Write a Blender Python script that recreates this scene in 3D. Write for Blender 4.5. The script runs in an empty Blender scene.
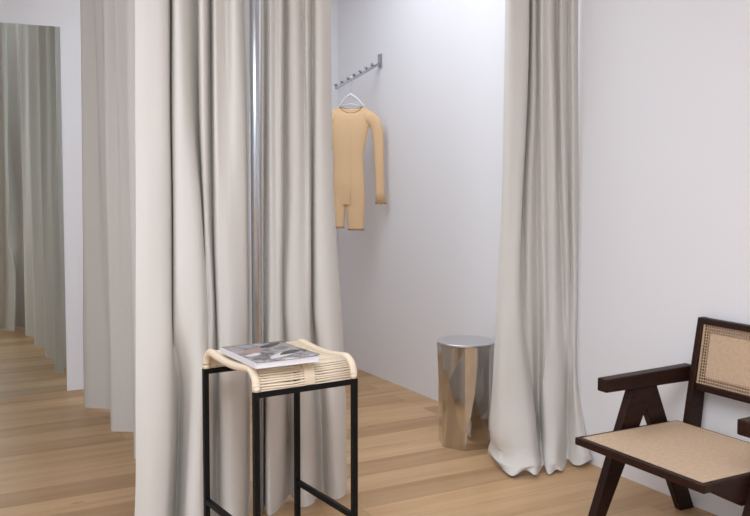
import bpy, bmesh, math, random
from mathutils import Vector, Matrix
random.seed(7)
scn = bpy.context.scene
COL = scn.collection
R = math.radians

# ------------------------------------------------------------------ materials
def mat(name, color, rough=.6, metal=0., spec=.5):
    m = bpy.data.materials.new(name); m.use_nodes = True
    b = m.node_tree.nodes['Principled BSDF']
    b.inputs['Base Color'].default_value = (*color, 1)
    b.inputs['Roughness'].default_value = rough
    b.inputs['Metallic'].default_value = metal
    b.inputs['Specular IOR Level'].default_value = spec
    return m
def nd(m, kind, **kw):
    n = m.node_tree.nodes.new(kind)
    for k, v in kw.items():
        if k in n.inputs: n.inputs[k].default_value = v
        else: setattr(n, k, v)
    return n
def ln(m, a, ao, b, bi): m.node_tree.links.new(a.outputs[ao], b.inputs[bi])
def bsdf(m): return m.node_tree.nodes['Principled BSDF']
def ramp(m, stops):
    r = nd(m, 'ShaderNodeValToRGB'); e = r.color_ramp.elements
    while len(e) < len(stops): e.new(.5)
    for el, (p, c) in zip(e, stops): el.position = p; el.color = (*c, 1)
    return r
def noise_bump(m, scale, strength, dist=.002, coord='Object'):
    tc = nd(m, 'ShaderNodeTexCoord'); n = nd(m, 'ShaderNodeTexNoise', Scale=scale, Detail=4.)
    bp = nd(m, 'ShaderNodeBump', Strength=strength, Distance=dist)
    ln(m, tc, coord, n, 'Vector'); ln(m, n, 'Fac', bp, 'Height'); ln(m, bp, 'Normal', bsdf(m), 'Normal')
    return n

WALL = mat('wall_paint', (.80, .80, .825), .85, spec=.25); noise_bump(WALL, 90, .06)
CEIL = mat('ceiling_paint', (.82, .82, .82), .9, spec=.2)
LINEN = mat('linen', (.665, .640, .603), .95, spec=.15)
def fabric_bump(m):
    tc = nd(m, 'ShaderNodeTexCoord')
    w = nd(m, 'ShaderNodeTexNoise', Scale=260., Detail=3.)
    big = nd(m, 'ShaderNodeTexNoise', Scale=9., Detail=4.)
    mp = nd(m, 'ShaderNodeMapping'); mp.inputs['Scale'].default_value = (1, 1, .5)
    ln(m, tc, 'Object', mp, 'Vector'); ln(m, mp, 'Vector', w, 'Vector'); ln(m, mp, 'Vector', big, 'Vector')
    b1 = nd(m, 'ShaderNodeBump', Strength=.12, Distance=.002); b2 = nd(m, 'ShaderNodeBump', Strength=.10, Distance=.010)
    ln(m, w, 'Fac', b1, 'Height'); ln(m, big, 'Fac', b2, 'Height'); ln(m, b1, 'Normal', b2, 'Normal'); ln(m, b2, 'Normal', bsdf(m), 'Normal')
fabric_bump(LINEN)

CHROME = mat('chrome', (.82, .83, .85), .12, 1.)
RAILM = mat('rail_steel', (.42, .42, .46), .3, 1.)
STEEL = mat('polished_steel', (.62, .60, .57), .09, 1.)
POSTM = mat('post_steel', (.60, .64, .70), .34, 1.)
STEEL_TOP = mat('brushed_steel_top', (.66, .66, .67), .32, 1.)
MIRROR = mat('mirror_glass', (.80, .845, .815), .015, 1.)
MIRROR_EDGE = mat('mirror_edge', (.42, .50, .47), .3)
BLACK = mat('black_metal', (.005, .005, .0055), .5, spec=.2)
WOOD = mat('dark_wood', (.035, .014, .009), .45, spec=.25)
def dark_wood(m):
    tc = nd(m, 'ShaderNodeTexCoord'); mp = nd(m, 'ShaderNodeMapping'); mp.inputs['Scale'].default_value = (6, 40, 40)
    n = nd(m, 'ShaderNodeTexNoise', Scale=2.2, Detail=6.)
    r = ramp(m, [(.3, (.011, .0038, .0024)), (.7, (.034, .0105, .006))])
    ln(m, tc, 'Object', mp, 'Vector'); ln(m, mp, 'Vector', n, 'Vector'); ln(m, n, 'Fac', r, 'Fac'); ln(m, r, 'Color', bsdf(m), 'Base Color')
dark_wood(WOOD)
CORD = mat('paper_cord', (.82, .70, .54), .75, spec=.2); noise_bump(CORD, 220, .25)
BAND = mat('cord_band', (.79, .67, .51), .75, spec=.2)
TAN = mat('tan_jersey', (.76, .53, .315), .9, spec=.15)
def jersey(m):
    tc = nd(m, 'ShaderNodeTexCoord'); n = nd(m, 'ShaderNodeTexWave', Scale=55., Distortion=.3); n.bands_direction = 'X'
    b = nd(m, 'ShaderNodeBump', Strength=.15, Distance=.003)
    ln(m, tc, 'Object', n, 'Vector'); ln(m, n, 'Fac', b, 'Height'); ln(m, b, 'Normal', bsdf(m), 'Normal')
jersey(TAN)
TAN_EDGE = mat('tan_overlock', (.40, .23, .11), .9, spec=.1)
HANGER = mat('hanger_plastic', (.72, .74, .78), .3)
PAPER = mat('paper_pages', (.80, .80, .83), .7)
SPINE = mat('book_spine', (.80, .80, .84), .45)

def cane_mat(name, holes):
    m = mat(name, (.6, .42, .25), .6, spec=.3)
    tc = nd(m, 'ShaderNodeTexCoord')
    # two crossing sets of strands, in the panel's own UV metres
    uv = nd(m, 'ShaderNodeUVMap')
    w1 = nd(m, 'ShaderNodeTexWave', Scale=75., Distortion=.5); w1.bands_direction = 'X'
    w2 = nd(m, 'ShaderNodeTexWave', Scale=75., Distortion=.5); w2.bands_direction = 'Y'
    w3 = nd(m, 'ShaderNodeTexWave', Scale=55., Distortion=.5); w3.bands_direction = 'DIAGONAL'
    n = nd(m, 'ShaderNodeTexNoise', Scale=60., Detail=3.)
    for x in (w1, w2, w3, n): ln(m, uv, 'UV', x, 'Vector')
    mx = nd(m, 'ShaderNodeMath', operation='MULTIPLY'); ln(m, w1, 'Fac', mx, 0); ln(m, w2, 'Fac', mx, 1)
    m2 = nd(m, 'ShaderNodeMath', operation='MULTIPLY_ADD'); ln(m, w3, 'Fac', m2, 0); m2.inputs[1].default_value = .35; ln(m, mx, 0, m2, 2)
    m3 = nd(m, 'ShaderNodeMath', operation='MULTIPLY_ADD'); ln(m, n, 'Fac', m3, 0); m3.inputs[1].default_value = .7; ln(m, m2, 0, m3, 2)
    r = ramp(m, [(.25, (.72, .54, .38)), (.75, (.63, .455, .31)), (1.2, (.40, .27, .17))]); r.color_ramp.elements[2].position = 1.
    ln(m, m3, 0, r, 'Fac'); ln(m, r, 'Color', bsdf(m), 'Base Color')
    bp = nd(m, 'ShaderNodeBump', Strength=.4, Distance=.002); ln(m, m3, 0, bp, 'Height'); ln(m, bp, 'Normal', bsdf(m), 'Normal')
    if not holes: return m
    # open holes in the looser band of weave along the panel's border
    def math_(op, a, b=None):
        n_ = nd(m, 'ShaderNodeMath', operation=op)
        for k, v in enumerate((a, b)):
            if v is None: continue
            if isinstance(v, (int, float)): n_.inputs[k].default_value = v
            else: m.node_tree.links.new(v, n_.inputs[k])
        return n_.outputs[0]
    far = nd(m, 'ShaderNodeUVMap'); far.uv_map = 'UVFar'; uv.uv_map = 'UVMap'
    s1 = nd(m, 'ShaderNodeSeparateXYZ'); ln(m, uv, 'UV', s1, 0); s2 = nd(m, 'ShaderNodeSeparateXYZ'); ln(m, far, 'UV', s2, 0)
    d = math_('MINIMUM', math_('MINIMUM', s1.outputs[0], s2.outputs[0]), math_('MINIMUM', s1.outputs[1], s2.outputs[1]))
    band = math_('MULTIPLY', math_('LESS_THAN', d, .040), math_('GREATER_THAN', d, .008))
    cell = math_('MULTIPLY', math_('SINE', math_('MULTIPLY', s1.outputs[0], 2*math.pi/.024)), math_('SINE', math_('MULTIPLY', s1.outputs[1], 2*math.pi/.024)))
    hole = math_('MULTIPLY', band, math_('GREATER_THAN', math_('ABSOLUTE', cell), .55))
    ring = math_('MULTIPLY', band, math_('GREATER_THAN', math_('ABSOLUTE', cell), .30))
    dk = nd(m, 'ShaderNodeMix', data_type='RGBA'); m.node_tree.links.new(ring, dk.inputs['Factor']); ln(m, r, 'Color', dk, 6); dk.inputs[7].default_value = (.17, .085, .045, 1); ln(m, dk, 2, bsdf(m), 'Base Color')
    tr = nd(m, 'ShaderNodeBsdfTransparent'); mixs = nd(m, 'ShaderNodeMixShader'); out = m.node_tree.nodes['Material Output']
    m.node_tree.links.new(hole, mixs.inputs[0]); ln(m, bsdf(m), 0, mixs, 1); ln(m, tr, 0, mixs, 2); ln(m, mixs, 0, out, 'Surface')
    return m
CANE = cane_mat('cane', False); CANE_BACK = cane_mat('cane_open_border', True)

def floor_mat():
    m = mat('oak_floor', (.5, .35, .2), .42, spec=.35)
    tc = nd(m, 'ShaderNodeTexCoord')
    br = nd(m, 'ShaderNodeTexBrick', Scale=1.)
    br.offset = .37; br.offset_frequency = 2; br.squash = 1.
    br.inputs['Color1'].default_value = (0, 0, 0, 1); br.inputs['Color2'].default_value = (1, 1, 1, 1); br.inputs['Mortar'].default_value = (.5, .5, .5, 1)
    br.inputs['Mortar Size'].default_value = .0011; br.inputs['Mortar Smooth'].default_value = .3
    br.inputs['Brick Width'].default_value = 1.75; br.inputs['Row Height'].default_value = .185; br.inputs['Bias'].default_value = 0
    ln(m, tc, 'Object', br, 'Vector')
    # grain runs along the boards, shifted from board to board
    sc = nd(m, 'ShaderNodeVectorMath', operation='SCALE'); sc.inputs['Scale'].default_value = 37.
    ln(m, br, 'Color', sc, 0)
    ad = nd(m, 'ShaderNodeVectorMath', operation='ADD'); ln(m, tc, 'Object', ad, 0); ln(m, sc, 'Vector', ad, 1)
    mp = nd(m, 'ShaderNodeMapping'); mp.inputs['Scale'].default_value = (.55, 7, 1); ln(m, ad, 'Vector', mp, 'Vector')
    g = nd(m, 'ShaderNodeTexNoise', Scale=1.6, Detail=6., Roughness=.6, Distortion=.6); ln(m, mp, 'Vector', g, 'Vector')
    rg = ramp(m, [(.30, (.42, .252, .122)), (.48, (.49, .308, .160)), (.70, (.555, .365, .20))]); ln(m, g, 'Fac', rg, 'Fac')
    rb = ramp(m, [(0., (.78, .74, .70)), (.5, (1, 1, 1)), (1., (1.16, 1.17, 1.19))]); ln(m, br, 'Color', rb, 'Fac')
    mul = nd(m, 'ShaderNodeMix', data_type='RGBA', blend_type='MULTIPLY'); mul.inputs['Factor'].default_value = 1
    ln(m, rg, 'Color', mul, 6); ln(m, rb, 'Color', mul, 7)
    # knots
    mk = nd(m, 'ShaderNodeMapping'); mk.inputs['Scale'].default_value = (1.1, 3.1, 1); ln(m, ad, 'Vector', mk, 'Vector')
    vk = nd(m, 'ShaderNodeTexVoronoi', Scale=1.5); ln(m, mk, 'Vector', vk, 'Vector')
    rk = ramp(m, [(.0, (.45, .36, .30)), (.035, (.62, .52, .45)), (.075, (1, 1, 1))]); ln(m, vk, 'Distance', rk, 'Fac')
    mu2 = nd(m, 'ShaderNodeMix', data_type='RGBA', blend_type='MULTIPLY'); mu2.inputs['Factor'].default_value = .8
    ln(m, mul, 2, mu2, 6); ln(m, rk, 'Color', mu2, 7)
    seam = nd(m, 'ShaderNodeMix', data_type='RGBA'); ln(m, br, 'Fac', seam, 'Factor'); ln(m, mu2, 2, seam, 6); seam.inputs[7].default_value = (.27, .165, .085, 1)
    ln(m, seam, 2, bsdf(m), 'Base Color')
    bp = nd(m, 'ShaderNodeBump', Strength=.08, Distance=.002); ln(m, g, 'Fac', bp, 'Height'); ln(m, bp, 'Normal', bsdf(m), 'Normal')
    return m
FLOOR = floor_mat()

def cover_mat():
    m = mat('magazine_cover', (.3, .3, .3), .32)
    uv = nd(m, 'ShaderNodeUVMap')
    n = nd(m, 'ShaderNodeTexNoise', Scale=3.2, Detail=3., Distortion=1.4); ln(m, uv, 'UV', n, 'Vector')
    r = ramp(m, [(.30, (.06, .06, .065)), (.44, (.20, .20, .21)), (.52, (.42, .36, .35)), (.60, (.30, .31, .32)), (.70, (.62, .61, .62))])
    ln(m, n, 'Fac', r, 'Fac'); ln(m, r, 'Color', bsdf(m), 'Base Color')
    return m
COVER = cover_mat()

# ------------------------------------------------------------------ object helpers
def tag(o, label=None, cat=None, group=None, kind=None):
    for k, v in (('label', label), ('category', cat), ('group', group), ('kind', kind)):
        if v: o[k] = v
    return o
def empty(name, loc, label, cat, rz=0., group=None):
    o = bpy.data.objects.new(name, None); COL.objects.link(o); o.location = loc; o.rotation_euler.z = rz
    o.empty_display_size = .1
    return tag(o, label, cat, group)
def link(name, bm, m, parent=None, smooth=False, bevel=0., solid=0., sub=0, split=False):
    me = bpy.data.meshes.new(name); bmesh.ops.recalc_face_normals(bm, faces=bm.faces[:]); bm.to_mesh(me); bm.free()
    if m: me.materials.append(m)
    if smooth:
        for p in me.polygons: p.use_smooth = True
    o = bpy.data.objects.new(name, me); COL.objects.link(o); o.parent = parent
    if solid:
        s = o.modifiers.new('solid', 'SOLIDIFY'); s.thickness = solid; s.offset = 0
    if bevel:
        b = o.modifiers.new('bevel', 'BEVEL'); b.width = bevel; b.segments = 2; b.limit_method = 'ANGLE'
    if split:
        e = o.modifiers.new('rim', 'EDGE_SPLIT'); e.split_angle = R(70)
    if sub:
        s = o.modifiers.new('sub', 'SUBSURF'); s.levels = s.render_levels = sub
    return o
def box(bm, x0, x1, y0, y1, z0, z1):
    v = [bm.verts.new((x, y, z)) for z in (z0, z1) for x, y in ((x0, y0), (x1, y0), (x1, y1), (x0, y1))]
    for f in ((3, 2, 1, 0), (4, 5, 6, 7), (0, 1, 5, 4), (1, 2, 6, 5), (2, 3, 7, 6), (3, 0, 4, 7)): bm.faces.new([v[i] for i in f])
def boxbm(*a):
    bm = bmesh.new(); box(bm, *a); return bm
def prism_y(bm, prof, y0, y1):
    """side outline in x,z extruded between two y values"""
    a = [bm.verts.new((x, y0, z)) for x, z in prof]; b = [bm.verts.new((x, y1, z)) for x, z in prof]
    bm.faces.new(a); bm.faces.new(b[::-1]); n = len(prof)
    for i in range(n): bm.faces.new((a[i], a[(i+1) % n], b[(i+1) % n], b[i]))
def tube(bm, pts, r, seg=8, cap=True):
    pts = [Vector(p) for p in pts]; rs = r if isinstance(r, (list, tuple)) else [r]*len(pts)
    rings = []; up = None
    for i, p in enumerate(pts):
        t = (pts[min(i+1, len(pts)-1)] - pts[max(i-1, 0)]).normalized()
        if up is None: up = Vector((0, 0, 1)) if abs(t.z) < .9 else Vector((1, 0, 0))
        n = (up - t*up.dot(t)).normalized(); b = t.cross(n); up = n
        rings.append([bm.verts.new(p + (n*math.cos(a) + b*math.sin(a))*rs[i]) for a in [2*math.pi*k/seg for k in range(seg)]])
    for A, B in zip(rings, rings[1:]):
        for k in range(seg): bm.faces.new((A[k], A[(k+1) % seg], B[(k+1) % seg], B[k]))
    if cap: bm.faces.new(rings[0][::-1]); bm.faces.new(rings[-1])
    return rings
def loft(bm, rings, close=True, cap0=False, cap1=False):
    vs = [[bm.verts.new(p) for p in r] for r in rings]; n = len(vs[0])
    for A, B in zip(vs, vs[1:]):
        for k in range(n if close else n-1): bm.faces.new((A[k], A[(k+1) % n], B[(k+1) % n], B[k]))
    if cap0: bm.faces.new(vs[0][::-1])
    if cap1: bm.faces.new(vs[-1])
    return vs
def cr(p0, p1, p2, p3, t):
    return .5*((2*p1) + (p2-p0)*t + (2*p0-5*p1+4*p2-p3)*t*t + (3*p1-p0-3*p2+p3)*t**3)

# ------------------------------------------------------------------ the room
WX, WB, CZ, LX, FB = 3.02, 6.12, 3.05, -1.6, -3.6
def struct(name, bm, m, **kw): return tag(link(name, bm, m, **kw), kind='structure')
struct('floor', boxbm(LX-.1, WX+.1, FB-.1, WB+.1, -.1, 0), FLOOR)
struct('ceiling', boxbm(LX-.1, WX+.1, FB-.1, WB+.1, CZ, CZ+.1), CEIL)
struct('wall_right', boxbm(WX, WX+.1, FB, WB, 0, CZ), WALL)
struct('wall_back', boxbm(LX-.1, WX+.1, WB, WB+.1, 0, CZ), WALL)
struct('wall_left', boxbm(LX-.1, LX, FB, WB, 0, CZ), WALL)
bm = bmesh.new()                                   # street-side wall behind the camera with a shop window opening
box(bm, LX-.1, -1.1, FB-.1, FB, 0, CZ); box(bm, 2.5, WX+.1, FB-.1, FB, 0, CZ)
box(bm, -1.1, 2.5, FB-.1, FB, 0, .3); box(bm, -1.1, 2.5, FB-.1, FB, 2.7, CZ)
struct('wall_front', bm, WALL)
# white ceiling tracks that the curtains hang from
bm = bmesh.new(); box(bm, .80, WX, 3.44, 3.47, CZ-.03, CZ); struct('trim_1', bm, CEIL)
bm = bmesh.new(); box(bm, 1.09, 1.12, 3.62, WB, CZ-.03, CZ); struct('trim_2', bm, CEIL)

# ------------------------------------------------------------------ curtains
def drape(name, label, rows, per=5, nz=64, floor_curl=.0, hem=.03, wr=1., group='linen changing room curtains'):
    zs = [r[0] for r in rows]; n = len(rows[0][1])
    root = empty(name, (sum(p[0] for p in rows[-1][1])/n, sum(p[1] for p in rows[-1][1])/n, 0), label, 'curtain', group=group)
    off = root.location.copy()
    def dense(pts):
        o = []
        for i in range(n-1):
            q = [Vector(pts[max(0, min(n-1, j))]) for j in (i-1, i, i+1, i+2)]
            for k in range(per): o.append(cr(*q, k/per))
        o.append(Vector(pts[-1])); return o
    D = [dense(r[1]) for r in rows]; M = len(D[0])
    ph = [random.random()*6.28 for _ in range(8)]
    def at(z):
        i = 0
        while i < len(zs)-2 and z < zs[i+1]: i += 1
        t = (zs[i]-z)/(zs[i]-zs[i+1]); t = max(0, min(1, t))
        j = lambda k: D[max(0, min(len(D)-1, k))]
        out = []
        for c in range(M):
            p1, p2 = j(i)[c], j(i+1)[c]; h = zs[i+1]-zs[i]
            sl = lambda k: (j(k+1)[c]-j(k)[c])/(zs[k+1]-zs[k]) if 0 <= k < len(zs)-1 else None
            def tang(k):
                l, r = sl(k-1), sl(k)
                if l is None: return r
                if r is None: return l
                hl, hr = abs(zs[k]-zs[k-1]), abs(zs[k+1]-zs[k])
                v = (l*hr+r*hl)/(hl+hr)
                return Vector((v.x if l.x*r.x > 0 else 0, v.y if l.y*r.y > 0 else 0))
            m1, m2 = tang(i)*h, tang(i+1)*h
            p = p1*(2*t**3-3*t*t+1) + m1*(t**3-2*t*t+t) + p2*(-2*t**3+3*t*t) + m2*(t**3-t*t)
            f = wr*.001
            s = c/(M-1)
            dx = f*math.sin(3.3*z+17*s+ph[0]) + f*.7*math.sin(5.1*z-29*s+ph[1]); dy = f*math.sin(2.7*z+23*s+ph[2]) + f*.6*math.sin(5*z+13*s+ph[3])
            out.append((p.x+dx, p.y+dy))
        return out
    def sheet(z0, z1, k):
        rings = []
        for i in range(k+1):
            z = z0+(z1-z0)*i/k
            row = at(z); r = []
            for c, (x, y) in enumerate(row):
                s = c/(M-1)
                zz = z
                if z < .14 and floor_curl: zz = z + floor_curl*(.5+.5*math.sin(21*s+ph[4])*math.cos(13*s+ph[5]))*(1-z/.14)
                r.append((x-off.x, y-off.y, zz))
            rings.append(r)
        b = bmesh.new(); loft(b, rings, close=False); return b
    top, bot = zs[0], zs[-1]
    link('drape', sheet(top-.08, bot+hem, nz), LINEN, root, smooth=True, solid=.004, split=True)
    link('hem', sheet(bot+hem, bot, 5), LINEN, root, smooth=True, solid=.004, split=True)
    link('heading', sheet(top, top-.08, 2), LINEN, root, smooth=True, solid=.004, split=True)
    return root
ROWS_A = [(2.98,[(0.838,3.400),(0.890,3.385),(0.952,3.390),(0.997,3.480),(0.985,3.400),(1.002,3.380),(1.039,3.410),(1.100,3.480),(1.084,3.390),(1.102,3.385),(1.152,3.470),(1.139,3.390),(1.167,3.400),(1.198,3.420),(1.219,3.385),(1.249,3.400),(1.291,3.480),(1.323,3.490)]),
 (2.1,[(0.838,3.400),(0.890,3.385),(0.952,3.390),(0.997,3.480),(0.985,3.400),(1.002,3.380),(1.039,3.410),(1.100,3.480),(1.084,3.390),(1.102,3.385),(1.152,3.470),(1.139,3.390),(1.167,3.400),(1.198,3.420),(1.219,3.385),(1.249,3.400),(1.291,3.480),(1.323,3.490)]),
 (1.66,[(0.832,3.400),(0.884,3.385),(0.950,3.390),(0.991,3.480),(0.980,3.400),(1.004,3.375),(1.042,3.400),(1.103,3.490),(1.084,3.400),(1.103,3.390),(1.152,3.470),(1.139,3.390),(1.165,3.395),(1.196,3.400),(1.223,3.385),(1.258,3.400),(1.300,3.480),(1.319,3.490)]),
 (1.22,[(0.829,3.400),(0.877,3.380),(0.948,3.390),(0.991,3.480),(0.978,3.400),(1.012,3.370),(1.064,3.370),(1.102,3.440),(1.097,3.400),(1.113,3.400),(1.150,3.460),(1.139,3.390),(1.164,3.380),(1.192,3.380),(1.229,3.390),(1.266,3.410),(1.301,3.480),(1.315,3.490)]),
 (0.85,[(0.824,3.400),(0.872,3.380),(0.941,3.380),(0.976,3.450),(0.977,3.410),(1.003,3.380),(1.060,3.360),(1.094,3.390),(1.112,3.420),(1.125,3.410),(1.158,3.460),(1.147,3.390),(1.168,3.380),(1.197,3.380),(1.238,3.400),(1.274,3.430),(1.302,3.480),(1.314,3.490)]),
 (0.54,[(0.819,3.400),(0.869,3.370),(0.938,3.370),(0.977,3.440),(1.020,3.520),(1.024,3.450),(1.032,3.370),(1.055,3.330),(1.081,3.360),(1.125,3.420),(1.167,3.470),(1.152,3.390),(1.170,3.370),(1.195,3.370),(1.235,3.400),(1.267,3.440),(1.295,3.480),(1.311,3.490)]),
 (0.1,[(0.805,3.400),(0.856,3.360),(0.914,3.360),(0.950,3.420),(1.008,3.540),(1.004,3.440),(0.995,3.330),(1.036,3.310),(1.074,3.340),(1.120,3.420),(1.162,3.470),(1.148,3.380),(1.167,3.350),(1.200,3.360),(1.239,3.400),(1.271,3.450),(1.293,3.480),(1.307,3.490)]),
 (0.006,[(0.796,3.400),(0.851,3.360),(0.902,3.350),(0.944,3.420),(1.002,3.540),(0.998,3.440),(0.987,3.320),(1.032,3.300),(1.069,3.330),(1.119,3.420),(1.161,3.470),(1.147,3.380),(1.162,3.340),(1.195,3.350),(1.238,3.400),(1.270,3.450),(1.292,3.480),(1.306,3.490)])]
ROWS_C = [(2.98,[(1.381,3.513),(1.375,3.480),(1.404,3.519),(1.404,3.470),(1.438,3.490),(1.452,3.470),(1.499,3.539),(1.497,3.480),(1.524,3.470),(1.567,3.507),(1.571,3.475),(1.618,3.526),(1.615,3.480),(1.638,3.470),(1.681,3.500),(1.717,3.546)]),
 (2.17,[(1.381,3.513),(1.375,3.480),(1.404,3.519),(1.404,3.470),(1.438,3.490),(1.452,3.470),(1.499,3.539),(1.497,3.480),(1.524,3.470),(1.567,3.507),(1.571,3.475),(1.618,3.526),(1.615,3.480),(1.638,3.470),(1.681,3.500),(1.717,3.546)]),
 (1.4,[(1.375,3.513),(1.369,3.480),(1.401,3.533),(1.399,3.470),(1.425,3.480),(1.452,3.480),(1.500,3.546),(1.497,3.480),(1.522,3.465),(1.565,3.490),(1.579,3.480),(1.623,3.539),(1.612,3.480),(1.638,3.465),(1.683,3.490),(1.724,3.546)]),
 (0.88,[(1.371,3.513),(1.365,3.480),(1.397,3.533),(1.395,3.470),(1.422,3.470),(1.444,3.480),(1.482,3.533),(1.480,3.480),(1.513,3.460),(1.554,3.470),(1.577,3.480),(1.624,3.546),(1.610,3.470),(1.652,3.450),(1.710,3.480),(1.754,3.539)]),
 (0.45,[(1.371,3.520),(1.362,3.480),(1.399,3.550),(1.379,3.460),(1.415,3.460),(1.450,3.480),(1.516,3.570),(1.514,3.490),(1.534,3.450),(1.575,3.470),(1.622,3.530),(1.669,3.570),(1.656,3.470),(1.675,3.440),(1.728,3.470),(1.788,3.560)]),
 (0.006,[(1.368,3.520),(1.354,3.470),(1.390,3.540),(1.361,3.420),(1.395,3.440),(1.456,3.500),(1.527,3.580),(1.513,3.460),(1.528,3.410),(1.574,3.440),(1.634,3.530),(1.682,3.570),(1.683,3.500),(1.703,3.460),(1.747,3.480),(1.797,3.560)])]
ROWS_D = [(2.98,[(2.627,3.514),(2.622,3.475),(2.661,3.457),(2.710,3.453),(2.765,3.507),(2.745,3.451),(2.798,3.487),(2.783,3.438),(2.814,3.447),(2.833,3.433),(2.903,3.473),(2.891,3.421),(2.952,3.449),(2.949,3.410),(3.006,3.438)]),
 (2.2,[(2.627,3.514),(2.622,3.475),(2.661,3.457),(2.710,3.453),(2.765,3.507),(2.745,3.451),(2.798,3.487),(2.783,3.438),(2.814,3.447),(2.833,3.433),(2.903,3.473),(2.891,3.421),(2.952,3.449),(2.949,3.410),(3.006,3.438)]),
 (1.76,[(2.621,3.515),(2.615,3.477),(2.646,3.455),(2.699,3.450),(2.762,3.515),(2.752,3.459),(2.803,3.486),(2.788,3.437),(2.832,3.454),(2.848,3.435),(2.915,3.471),(2.902,3.419),(2.964,3.447),(2.956,3.408),(3.012,3.437)]),
 (1.3,[(2.611,3.511),(2.603,3.469),(2.632,3.453),(2.677,3.449),(2.747,3.524),(2.743,3.471),(2.808,3.492),(2.795,3.430),(2.843,3.451),(2.868,3.436),(2.926,3.468),(2.919,3.416),(2.976,3.444),(2.968,3.406),(3.019,3.436)]),
 (0.82,[(2.597,3.527),(2.598,3.480),(2.619,3.445),(2.661,3.437),(2.736,3.506),(2.748,3.470),(2.819,3.490),(2.806,3.428),(2.847,3.440),(2.877,3.424),(2.944,3.458),(2.944,3.421),(2.983,3.437),(2.988,3.412),(3.026,3.434)]),
 (0.34,[(2.610,3.580),(2.575,3.474),(2.615,3.425),(2.681,3.402),(2.748,3.440),(2.801,3.490),(2.849,3.511),(2.806,3.428),(2.827,3.393),(2.870,3.385),(2.919,3.405),(2.981,3.454),(2.980,3.424),(2.979,3.393),(3.024,3.415)]),
 (0.13,[(2.640,3.635),(2.563,3.487),(2.591,3.390),(2.663,3.345),(2.722,3.374),(2.799,3.450),(2.834,3.474),(2.776,3.373),(2.797,3.338),(2.836,3.341),(2.908,3.388),(2.962,3.428),(2.961,3.397),(2.966,3.345),(3.007,3.347)]),
 (0.085,[(2.653,3.642),(2.592,3.502),(2.596,3.389),(2.651,3.337),(2.701,3.347),(2.774,3.414),(2.804,3.429),(2.763,3.355),(2.781,3.326),(2.821,3.328),(2.908,3.387),(2.960,3.418),(2.952,3.379),(2.957,3.327),(2.998,3.329)]),
 (0.04,[(2.648,3.654),(2.555,3.468),(2.569,3.338),(2.627,3.291),(2.676,3.301),(2.754,3.377),(2.774,3.384),(2.739,3.319),(2.752,3.291),(2.802,3.307),(2.894,3.370),(2.940,3.401),(2.929,3.353),(2.938,3.290),(2.991,3.300)]),
 (0.005,[(2.650,3.663),(2.578,3.474),(2.537,3.319),(2.612,3.324),(2.629,3.265),(2.721,3.333),(2.749,3.338),(2.719,3.272),(2.772,3.292),(2.796,3.277),(2.897,3.359),(2.923,3.374),(2.910,3.316),(2.937,3.275),(3.007,3.296)])]
drape('curtain', 'wide pale linen curtain directly left of the steel post, hanging behind the bar stool', ROWS_A)
drape('curtain', 'pale linen curtain hanging right of the steel post, partly hiding the tan bodysuit', ROWS_C, floor_curl=.018)
drape('curtain', 'linen curtain gathered against the right white wall, its hem pooling beside the steel drum table', ROWS_D, floor_curl=.03, wr=1.4)
# the row that runs back to the mirror
base = [(5.63, 1.08), (5.59, 1.035), (5.53, 1.045), (5.48, 1.10), (5.43, 1.15), (5.33, 1.17), (5.15, 1.12), (5.03, 1.075), (4.96, 1.06), (4.93, 1.09), (4.90, 1.14), (4.86, 1.175), (4.70, 1.17),
        (4.52, 1.09), (4.42, 1.055), (4.37, 1.09), (4.32, 1.15), (4.25, 1.175), (4.08, 1.13), (3.93, 1.06), (3.87, 1.07), (3.80, 1.15), (3.72, 1.13)]
def brow(z, amp, rip):
    o = []
    for i, (b, a) in enumerate(base):
        o.append((1.105+(a-1.105)*amp + rip*(1 if i % 2 else -1), b))
    return (z, o)
drape('curtain', 'greyish linen curtain hanging along the corridor, between the mirror wall and the widest curtain', [brow(2.98, .5, .026), brow(2.3, .6, .024), brow(1.6, .8, .016), brow(.9, .92, .007), brow(.4, 1., 0), brow(.02, 1.0, 0)], per=6)

# ------------------------------------------------------------------ mirror, post
mr = empty('wall_mirror', (0, WB, 0), 'tall frameless wall mirror on the far white wall reflecting grey curtains', 'mirror')
link('mirror_backing', boxbm(-1.2, 1.022, -.004, -.0005, .0, 2.372), MIRROR_EDGE, mr)
link('mirror_glass', boxbm(-1.2, 1.022, -.010, -.004, .0, 2.372), MIRROR, mr)

po = empty('steel_post', (1.329, 3.455, 0), 'slim polished steel post standing between the two pale curtains behind the stool', 'post')
bm = bmesh.new(); tube(bm, [(0, 0, 0), (0, 0, CZ)], .0185, 24); link('shaft', bm, POSTM, po, smooth=False)
for p in po.children[0].data.polygons: p.use_smooth = len(p.vertices) == 4

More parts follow.
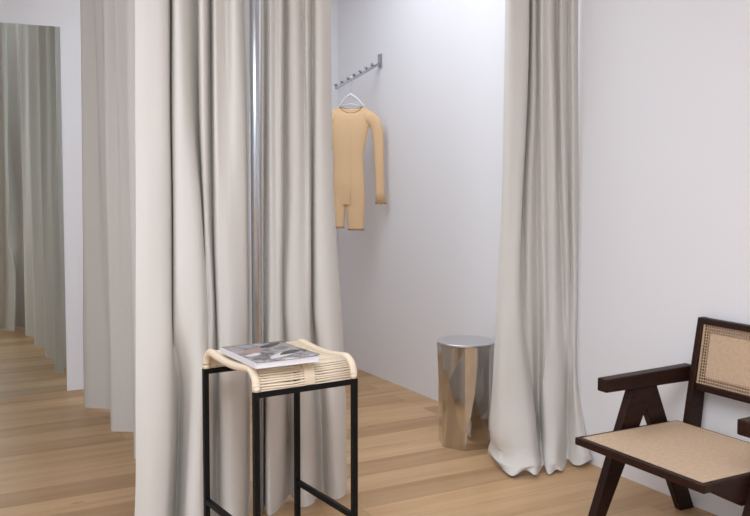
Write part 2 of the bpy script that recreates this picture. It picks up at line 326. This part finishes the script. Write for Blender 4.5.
# ------------------------------------------------------------------ bar stool
SW, SD = .407, .46
st = empty('bar_stool', (1.254, 3.045, 0), 'black metal framed bar stool with a woven cream cord seat', 'stool', R(4.2))
lx, ly = SW/2-.010, SD/2-.010
for sx in (-1, 1):
    for sy in (-1, 1):
        link('leg', boxbm(sx*lx-.010, sx*lx+.010, sy*ly-.010, sy*ly+.010, 0, .692), BLACK, st, bevel=.0015)
for sy in (-1, 1): link('seat_rail', boxbm(-lx+.010, lx-.010, sy*ly-.010, sy*ly+.010, .672, .692), BLACK, st, bevel=.0015)
for sx in (-1, 1):
    link('footrest', boxbm(sx*lx-.009, sx*lx+.009, -ly+.010, ly-.010, .176, .196), BLACK, st, bevel=.0015)
def saddle(off):
    """the seat's outline seen from its side: an upside-down U with a slight dip, offset inwards by off"""
    d = SD/2 - off; zt = .774 - off; z0 = .693; r = .062 - off*.6; pts = [(-d, z0), (-d, z0+.02)]
    for k in range(9):
        a = math.pi - k*math.pi/16; pts.append((-d + r + r*math.cos(a), zt - r + r*math.sin(a)))
    for k in range(1, 12):
        u = k/12; y = (-d+r)+(2*d-2*r)*u; pts.append((y, zt - .012*math.sin(math.pi*u)))
    for k in range(9):
        a = math.pi/2 - k*math.pi/16; pts.append((d - r + r*math.cos(a), zt - r + r*math.sin(a)))
    pts += [(d, z0+.02), (d, z0)]; return pts
def resample(pts, n):
    L = [0]
    for a, b in zip(pts, pts[1:]): L.append(L[-1]+math.dist(a, b))
    out = []
    for k in range(n):
        s = L[-1]*k/(n-1); i = 0
        while i < len(L)-2 and L[i+1] < s: i += 1
        t = (s-L[i])/(L[i+1]-L[i]); out.append(tuple(a+(b-a)*t for a, b in zip(pts[i], pts[i+1])))
    return out
for sx in (-1, 1):
    bm = bmesh.new(); tube(bm, [(sx*(SW/2-.013), y, z) for y, z in saddle(.012)], .0145, 12)
    link('wrapped_end', bm, CORD, st, smooth=True)
bm = bmesh.new()
prof = saddle(.004); inner = saddle(.022)
rings = [[(-.02, y, z), (.02, y, z), (.02, yi, zi), (-.02, yi, zi)] for (y, z), (yi, zi) in zip(prof, inner)]
rings = [[(x+.012, y, z) for x, y, z in r] for r in rings]
loft(bm, rings, cap0=True, cap1=True); link('centre_band', bm, BAND, st, bevel=.003)
bm = bmesh.new()
for i, (y, z) in enumerate(resample(saddle(.009), 62)):
    j = .0028*random.uniform(-1, 1)
    tube(bm, [(-SW/2+.014, y, z), (-.06, y+j, z-.002+j), (.012, y, z-.001), (.09, y-j, z-.002-j), (SW/2-.014, y, z)], .0037, 6)
link('cord_weave', bm, CORD, st, smooth=True)

# ------------------------------------------------------------------ magazine on the stool
mg = empty('magazine', (1.183, 2.952, .7758), 'thick white-edged magazine with a grey photographic cover lying on the stool seat', 'magazine', R(2))
W2, D2 = .120, .160
link('page_block', boxbm(-W2+.004, W2-.003, -D2+.003, D2-.003, .002, .020), PAPER, mg)
link('spine', boxbm(-W2-.001, -W2+.003, -D2, D2, .001, .021), SPINE, mg)
bm = bmesh.new(); box(bm, -W2, W2, -D2, D2, 0, .002); link('back_cover', bm, SPINE, mg)
bm = bmesh.new(); N = 12
g = [[bm.verts.new((-W2+2*W2*i/N, -D2+2*D2*j/N, .0205+.010*max(0, i/N-.55)**2*4*max(0, .6-j/N))) for j in range(N+1)] for i in range(N+1)]
uvl = bm.loops.layers.uv.new('UVMap')
for i in range(N):
    for j in range(N):
        f = bm.faces.new((g[i][j], g[i+1][j], g[i+1][j+1], g[i][j+1]))
        for l in f.loops: l[uvl].uv = ((l.vert.co.x+W2)/(2*W2), (l.vert.co.y+D2)/(2*D2))
fc = link('front_cover', bm, COVER, mg, smooth=True, solid=.0012)
# the pale shapes photographed on the cover
def blob(cx, cy, rx, ry, rot, m, z):
    b = bmesh.new(); n = 20; vs = []
    for k in range(n):
        a = 2*math.pi*k/n; rr = 1+.16*math.sin(2*a+1)+.08*math.sin(3*a)
        x, y = rx*rr*math.cos(a), ry*rr*math.sin(a)
        vs.append(b.verts.new((cx+x*math.cos(rot)-y*math.sin(rot), cy+x*math.sin(rot)+y*math.cos(rot), z)))
    b.faces.new(vs); return link('cover_print', b, m, fc, solid=.0004)
P1 = mat('print_white', (.72, .70, .71), .35); P2 = mat('print_pink', (.42, .28, .25), .35); P3 = mat('print_dark', (.045, .045, .05), .35); P4 = mat('print_grey', (.33, .34, .35), .35)
blob(-.055, .02, .036, .045, .4, P2, .0216)
blob(.01, -.085, .022, .075, -.9, P1, .0218)
blob(.055, -.055, .018, .06, -1.0, P3, .0222)
blob(-.03, .115, .03, .035, .2, P4, .0216)
blob(.05, .10, .05, .022, .5, P3, .0217)
blob(-.075, -.035, .03, .02, .4, P1, .0217)

# ------------------------------------------------------------------ polished steel drum table
dt = empty('drum_side_table', (2.679, 3.905, 0), 'round polished steel drum side table with faceted sides beside the gathered curtain', 'side table')
RT, HT = .156, .548
bm = bmesh.new()
n = 48
ring = lambda r, z: [(r*math.cos(2*math.pi*k/n), r*math.sin(2*math.pi*k/n), z) for k in range(n)]
loft(bm, [ring(RT-.004, HT-.012), ring(RT, HT-.010), ring(RT, HT-.002), ring(RT-.002, HT)], cap0=True, cap1=True)
link('tabletop', bm, STEEL_TOP, dt)
bm = bmesh.new()
# sides: a circle at the top breaking into flat triangular facets towards a seven-cornered foot
def ang(deg): return (math.cos(R(deg)), math.sin(R(deg)))
NT = 14; rot = -118.6-8
top = [bm.verts.new((.157*ang(rot+360*k/NT)[0], .157*ang(rot+360*k/NT)[1], HT-.012)) for k in range(NT)]
mid = []; rm_ = [.156, .140, .155, .139, .156, .142, .154]
zm = [.30, .13, .34, .10, .28, .16, .36]
for k in range(7):
    a = rot+360*(k+.5)/7 + (6 if k % 2 else -7); mid.append(bm.verts.new((rm_[k]*ang(a)[0], rm_[k]*ang(a)[1], zm[k])))
bot = [bm.verts.new((.150*ang(rot+360*k/7)[0], .150*ang(rot+360*k/7)[1], 0)) for k in range(7)]
for k in range(7):
    a, b, c = top[2*k], top[2*k+1], top[(2*k+2) % NT]; m_, b0, b1 = mid[k], bot[k], bot[(k+1) % 7]
    bm.faces.new((a, b, m_)); bm.faces.new((b, c, m_)); bm.faces.new((a, m_, b0)); bm.faces.new((m_, c, b1)); bm.faces.new((m_, b1, b0))
bm.faces.new(bot); bm.faces.new(top[::-1])
link('faceted_body', bm, STEEL, dt)

# ------------------------------------------------------------------ wall rail, hanger, bodysuit
ra = empty('garment_rail', (WX, 5.457, 2.187), 'sloping chrome display arm with small knobs fixed to the white wall', 'clothes rail')
link('wall_plate', boxbm(-.012, -.0005, -.022, .022, -.03, .062), RAILM, ra, bevel=.002)
arm0, arm1 = Vector((-.012, 0, -.005)), Vector((-.345, 0, -.188))
bm = bmesh.new()
d = (arm1-arm0).normalized(); nrm = Vector((-d.z, 0, d.x)); nrm = nrm if nrm.z > 0 else -nrm
pv = [arm0+nrm*.009, arm1+nrm*.009, arm1-nrm*.009, arm0-nrm*.009]
prism_y(bm, [(p.x, p.z) for p in pv], -.010, .010); link('arm', bm, RAILM, ra, bevel=.002)
for k in range(7):
    p = arm0+(arm1-arm0)*(.14+.84*k/6*.985)
    bm = bmesh.new(); tube(bm, [p+nrm*.007, p+nrm*.016, p+nrm*.017, p+nrm*.030], [.007, .007, .011, .010], 10)
    link('knob', bm, RAILM, ra, smooth=True)
HK = arm0+(arm1-arm0)*.665
PH = R(-36)
hp = (WX+HK.x, 5.457, 2.187+HK.z+.010)
U = 1/148.5
def lp(px, py, y=0.): return ((px-352)*U, y, -(py-86)*U-DZ)
DZ = .046
hg = empty('clothes_hanger', hp, 'pale plastic clothes hanger hooked on the chrome arm inside the bodysuit', 'hanger', PH)
bm = bmesh.new()
hk = [(-.017, 0, -.012)] + [(.017*math.cos(a), 0, .002-.0+.017*math.sin(a)-.012) for a in [R(180-22*k) for k in range(1, 11)]] + [(.004, 0, -.045), (0, 0, -.072-DZ)]
tube(bm, [(x, y, z+.004) for x, y, z in hk], .0028, 8); link('hook', bm, CHROME, hg, smooth=True)
bm = bmesh.new()
tube(bm, [lp(338.5, 110.5), lp(340, 107), lp(347, 98), lp(352, 95), lp(357, 98), lp(365.5, 106.5), lp(367, 110)], [.004, .007, .0085, .011, .0085, .007, .004], 8)
tube(bm, [lp(341, 107), lp(352, 104.5), lp(365, 107)], .005, 8)
link('shoulder_frame', bm, HANGER, hg, smooth=True)

bs = empty('bodysuit', hp, 'tan long-sleeved short-legged bodysuit hanging on the hanger against the white wall', 'bodysuit', PH)
NR = 28
def body_ring(xl, xr, y, th, dip=0., dipb=0., wob=0.):
    c, w = (xl+xr)/2, (xr-xl)/2; o = []
    for k in range(NR):
        a = 2*math.pi*k/NR; ca, sa = math.cos(a), math.sin(a)
        x = c+w*(abs(ca)**.85)*(1 if ca > 0 else -1)
        dz = (dip if sa < 0 else dipb)*(1-abs(ca)**2)
        o.append((((x-352)*U), th*sa + wob*math.sin(5*a), -(y-86)*U - DZ - dz))
    return o
bm = bmesh.new()
loft(bm, [body_ring(340.5, 364.5, 107, .012, .045, .018), body_ring(336, 369, 109, .018, .036, .012), body_ring(331.5, 373, 112.5, .024, .022, .008), body_ring(330.5, 373, 118, .03, .010), body_ring(330.5, 371.5, 125, .034),
          body_ring(331.5, 369.5, 134, .036), body_ring(333, 367, 145, .034), body_ring(334.5, 364.8, 158, .031), body_ring(334.3, 365.5, 170, .031), body_ring(333.5, 366.3, 185, .034), body_ring(333.5, 366.8, 197, .030), body_ring(333.7, 366.8, 206, .0262)], cap0=True, cap1=True)
LEGS = ((333.8, 347.4, 335.3, 345.2, 229), (347.4, 366.8, 349.2, 365.3, 231))
for (L0, R0, L1, R1, yb) in LEGS:
    loft(bm, [body_ring(L0, R0, 199, .025), body_ring(L0+(L1-L0)*.5, R0+(R1-R0)*.5, 215, .027), body_ring(L1, R1, yb, .026)], cap0=True, cap1=True)
to = link('torso', bm, TAN, bs, smooth=True)
rm = to.modifiers.new('merge', 'REMESH'); rm.mode = 'VOXEL'; rm.voxel_size = .0045; rm.use_smooth_shade = True
sm = to.modifiers.new('soft', 'SMOOTH'); sm.factor = .5; sm.iterations = 6
bm = bmesh.new(); rr = body_ring(340.5, 364.5, 107, .013, .045, .018); tube(bm, rr+[rr[0]], .0032, 6, cap=False); link('neckband', bm, TAN_EDGE, bs, smooth=True)
bm = bmesh.new(); tube(bm, [(lp(352.5, y)[0], -t-.0005, lp(352.5, y)[2]) for y, t in ((121, .0305), (134, .0355), (145, .0335), (158, .0305), (170, .0305), (185, .0335), (197, .0335), (205, .031))], .0016, 6); link('centre_seam', bm, TAN, to, smooth=True)
for (L0, R0, L1, R1, yb) in LEGS:
    bm = bmesh.new(); loft(bm, [body_ring(L1, R1, yb-1.2, .0265, wob=.001), body_ring(L1-.4, R1+.4, yb+.4, .028, wob=.004)]); link('ruffled_hem', bm, TAN_EDGE, to, smooth=True, solid=.002)
def sleeve(path, ws):
    rings = []
    P = [Vector((lp(x, y)[0], 0, lp(x, y)[2])) for x, y in path]
    for i, p in enumerate(P):
        t = (P[min(i+1, len(P)-1)]-P[max(i-1, 0)]).normalized(); n = Vector((t.z, 0, -t.x))
        rings.append([p+n*ws[i]*U*math.cos(a)+Vector((0, 1, 0))*.62*ws[i]*U*math.sin(a) for a in [2*math.pi*k/16 for k in range(16)]])
    bm = bmesh.new(); loft(bm, rings, cap0=True); s = link('sleeve', bm, TAN, bs, smooth=True, solid=.0015)
    e = P[-1]; rg = []
    for dz, f, wb in ((.006, 1.03, 0), (-.006, 1.12, .0022)):
        rg.append([(e.x+ws[-1]*U*f*math.cos(a), .62*ws[-1]*U*f*math.sin(a)+wb*math.sin(5*a), e.z+dz+wb*math.cos(6*a)) for a in [2*math.pi*k/32 for k in range(32)]])
    bm = bmesh.new(); loft(bm, rg); link('ruffled_cuff', bm, TAN_EDGE, s, smooth=True, solid=.002)
sleeve([(366, 116), (371, 118.5), (376, 122), (379, 130), (380.3, 142), (381, 160), (381.5, 178), (382, 192), (382.8, 204)], [5.5, 7, 6.4, 5.8, 5.3, 4.8, 4.4, 4.5, 5.2])
sleeve([(338, 116), (333, 118.5), (328, 122), (325, 130), (323.7, 142), (323, 160), (322.5, 178), (322, 192), (321.2, 204)], [5.5, 7, 6.4, 5.8, 5.3, 4.8, 4.4, 4.5, 5.2])

# ------------------------------------------------------------------ cane lounge chair  (x runs from its front to the wall behind it)
CY = 2.347
ch = empty('lounge_chair', (2.62, CY, 0), 'low dark wooden lounge chair with cane seat and cane back against the right wall', 'chair')
def chair_prism(name, prof, y0, y1, m=WOOD, parent=ch, bevel=.004):
    bm = bmesh.new(); prism_y(bm, [(x-2.62, z) for x, z in prof], y0, y1); return link(name, bm, m, parent, bevel=bevel)
for s in (1, -1):
    y = lambda v: s*v
    chair_prism('leg', [(2.42, 0), (2.478, 0), (2.762, .558), (2.638, .558)], y(.313), y(.352))                          # front legs lean back
    chair_prism('leg', [(2.928, 0), (3.008, 0), (2.815, .46), (2.775, .558), (2.675, .558)], y(.315), y(.350))          # rear legs lean forward
    fa, ya = (2.490, .306) if s > 0 else (2.472, .328)
    chair_prism('armrest', [(fa, .556), (2.97, .554), (2.985, .620), (fa, .610)], y(ya), y(ya+.054), bevel=.006)
    chair_prism('back_post', [(2.885, .30), (2.972, .30), (3.002, .54), (3.014, .826), (2.978, .826), (2.925, .54)], y(.262), y(.292))
seat = empty('seat', (0, 0, 0), None, None); seat.parent = ch
def cane_panel(name, corners, parent, m=CANE, th=.004):
    bm = bmesh.new(); uvl = bm.loops.layers.uv.new('UVMap')
    uv2 = bm.loops.layers.uv.new('UVFar')
    vs = [bm.verts.new(c) for c in corners]; f = bm.faces.new(vs)
    L1 = (vs[1].co-vs[0].co).length; L2 = (vs[3].co-vs[0].co).length
    for l, uv in zip(f.loops, ((0, 0), (L1, 0), (L1, L2), (0, L2))): l[uvl].uv = uv; l[uv2].uv = (L1-uv[0], L2-uv[1])
    return link(name, bm, m, parent, solid=th)
x = lambda v: v-2.62
for nme, a in (('front_rail', (2.338, 2.384, -.315, .315)), ('rear_rail', (2.842, 2.88, -.305, .305))):
    link(nme, boxbm(x(a[0]), x(a[1]), a[2], a[3], .371, .400), WOOD, seat, bevel=.004)
for s in (1, -1):
    chair_prism('side_rail', [(2.384, .400), (2.842, .400), (2.88, .300), (2.53, .296), (2.384, .366)], s*.287, s*.312, parent=seat)
cane_panel('cane_panel', [(x(2.36), -.292, .3995), (x(2.36), .292, .3995), (x(2.866), .292, .3995), (x(2.866), -.292, .3995)], seat)
back = empty('backrest', (0, 0, 0), None, None); back.parent = ch
def bx(z): return 2.934+(z-.53)*.155           # front face of the leaning back
for z0, z1 in ((.800, .826), (.530, .558)):
    chair_prism('back_rail', [(bx(z0), z0), (bx(z0)+.028, z0), (bx(z1)+.028, z1), (bx(z1), z1)], -.263, .263, parent=back)
cane_panel('cane_panel', [(x(bx(.55)+.008), -.262, .55), (x(bx(.55)+.008), .262, .55), (x(bx(.808)+.008), .262, .808), (x(bx(.808)+.008), -.262, .808)], back, CANE_BACK)

# ------------------------------------------------------------------ light
def area(name, loc, sx, sy, power, color, rot=(0, 0, 0), spread=180):
    l = bpy.data.lights.new(name, 'AREA'); l.shape = 'RECTANGLE'; l.size = sx; l.size_y = sy; l.energy = power; l.color = color; l.spread = R(spread)
    o = bpy.data.objects.new(name, l); COL.objects.link(o); o.location = loc; o.rotation_euler = rot; return o
area('ceiling_lamp', (.0, .5, CZ-.02), 2.4, 2.2, 130, (.855, .915, 1))
area('ceiling_lamp', (1.9, 4.4, CZ-.02), 1.8, 1.7, 30, (.85, .905, 1))
area('corridor_fill_light', (LX+.06, 3.1, 1.8), 1.0, 1.8, 15, (.83, .91, 1), (R(90), 0, R(-62)), 110)  # added unseen fill that brightens the corridor curtain, not a fitting of the room
area('shop_window_daylight', (.7, FB+.02, 1.5), 3.4, 2.3, 375, (.855, .915, 1), (R(-90), 0, 0))
w = bpy.data.worlds.new('sky'); scn.world = w; w.use_nodes = True
w.node_tree.nodes['Background'].inputs[0].default_value = (.75, .85, 1, 1); w.node_tree.nodes['Background'].inputs[1].default_value = .6

# ------------------------------------------------------------------ camera
cam = bpy.data.cameras.new('camera'); co = bpy.data.objects.new('camera', cam); COL.objects.link(co)
co.location = (0, 0, 1.42); co.rotation_euler = (R(90-3.2), 0, R(-28.6))
cam.sensor_width = 36; cam.lens = 43.2; cam.shift_y = -32.7/750; cam.clip_start = .05
scn.camera = co
scn.view_settings.view_transform = 'Standard'; scn.view_settings.look = 'None'; scn.view_settings.gamma = 1; scn.view_settings.exposure = .08
scn.view_settings.use_curve_mapping = False
scn.cycles.max_bounces = 10; scn.cycles.diffuse_bounces = 6; scn.cycles.glossy_bounces = 6
scn.cycles.use_denoising = True
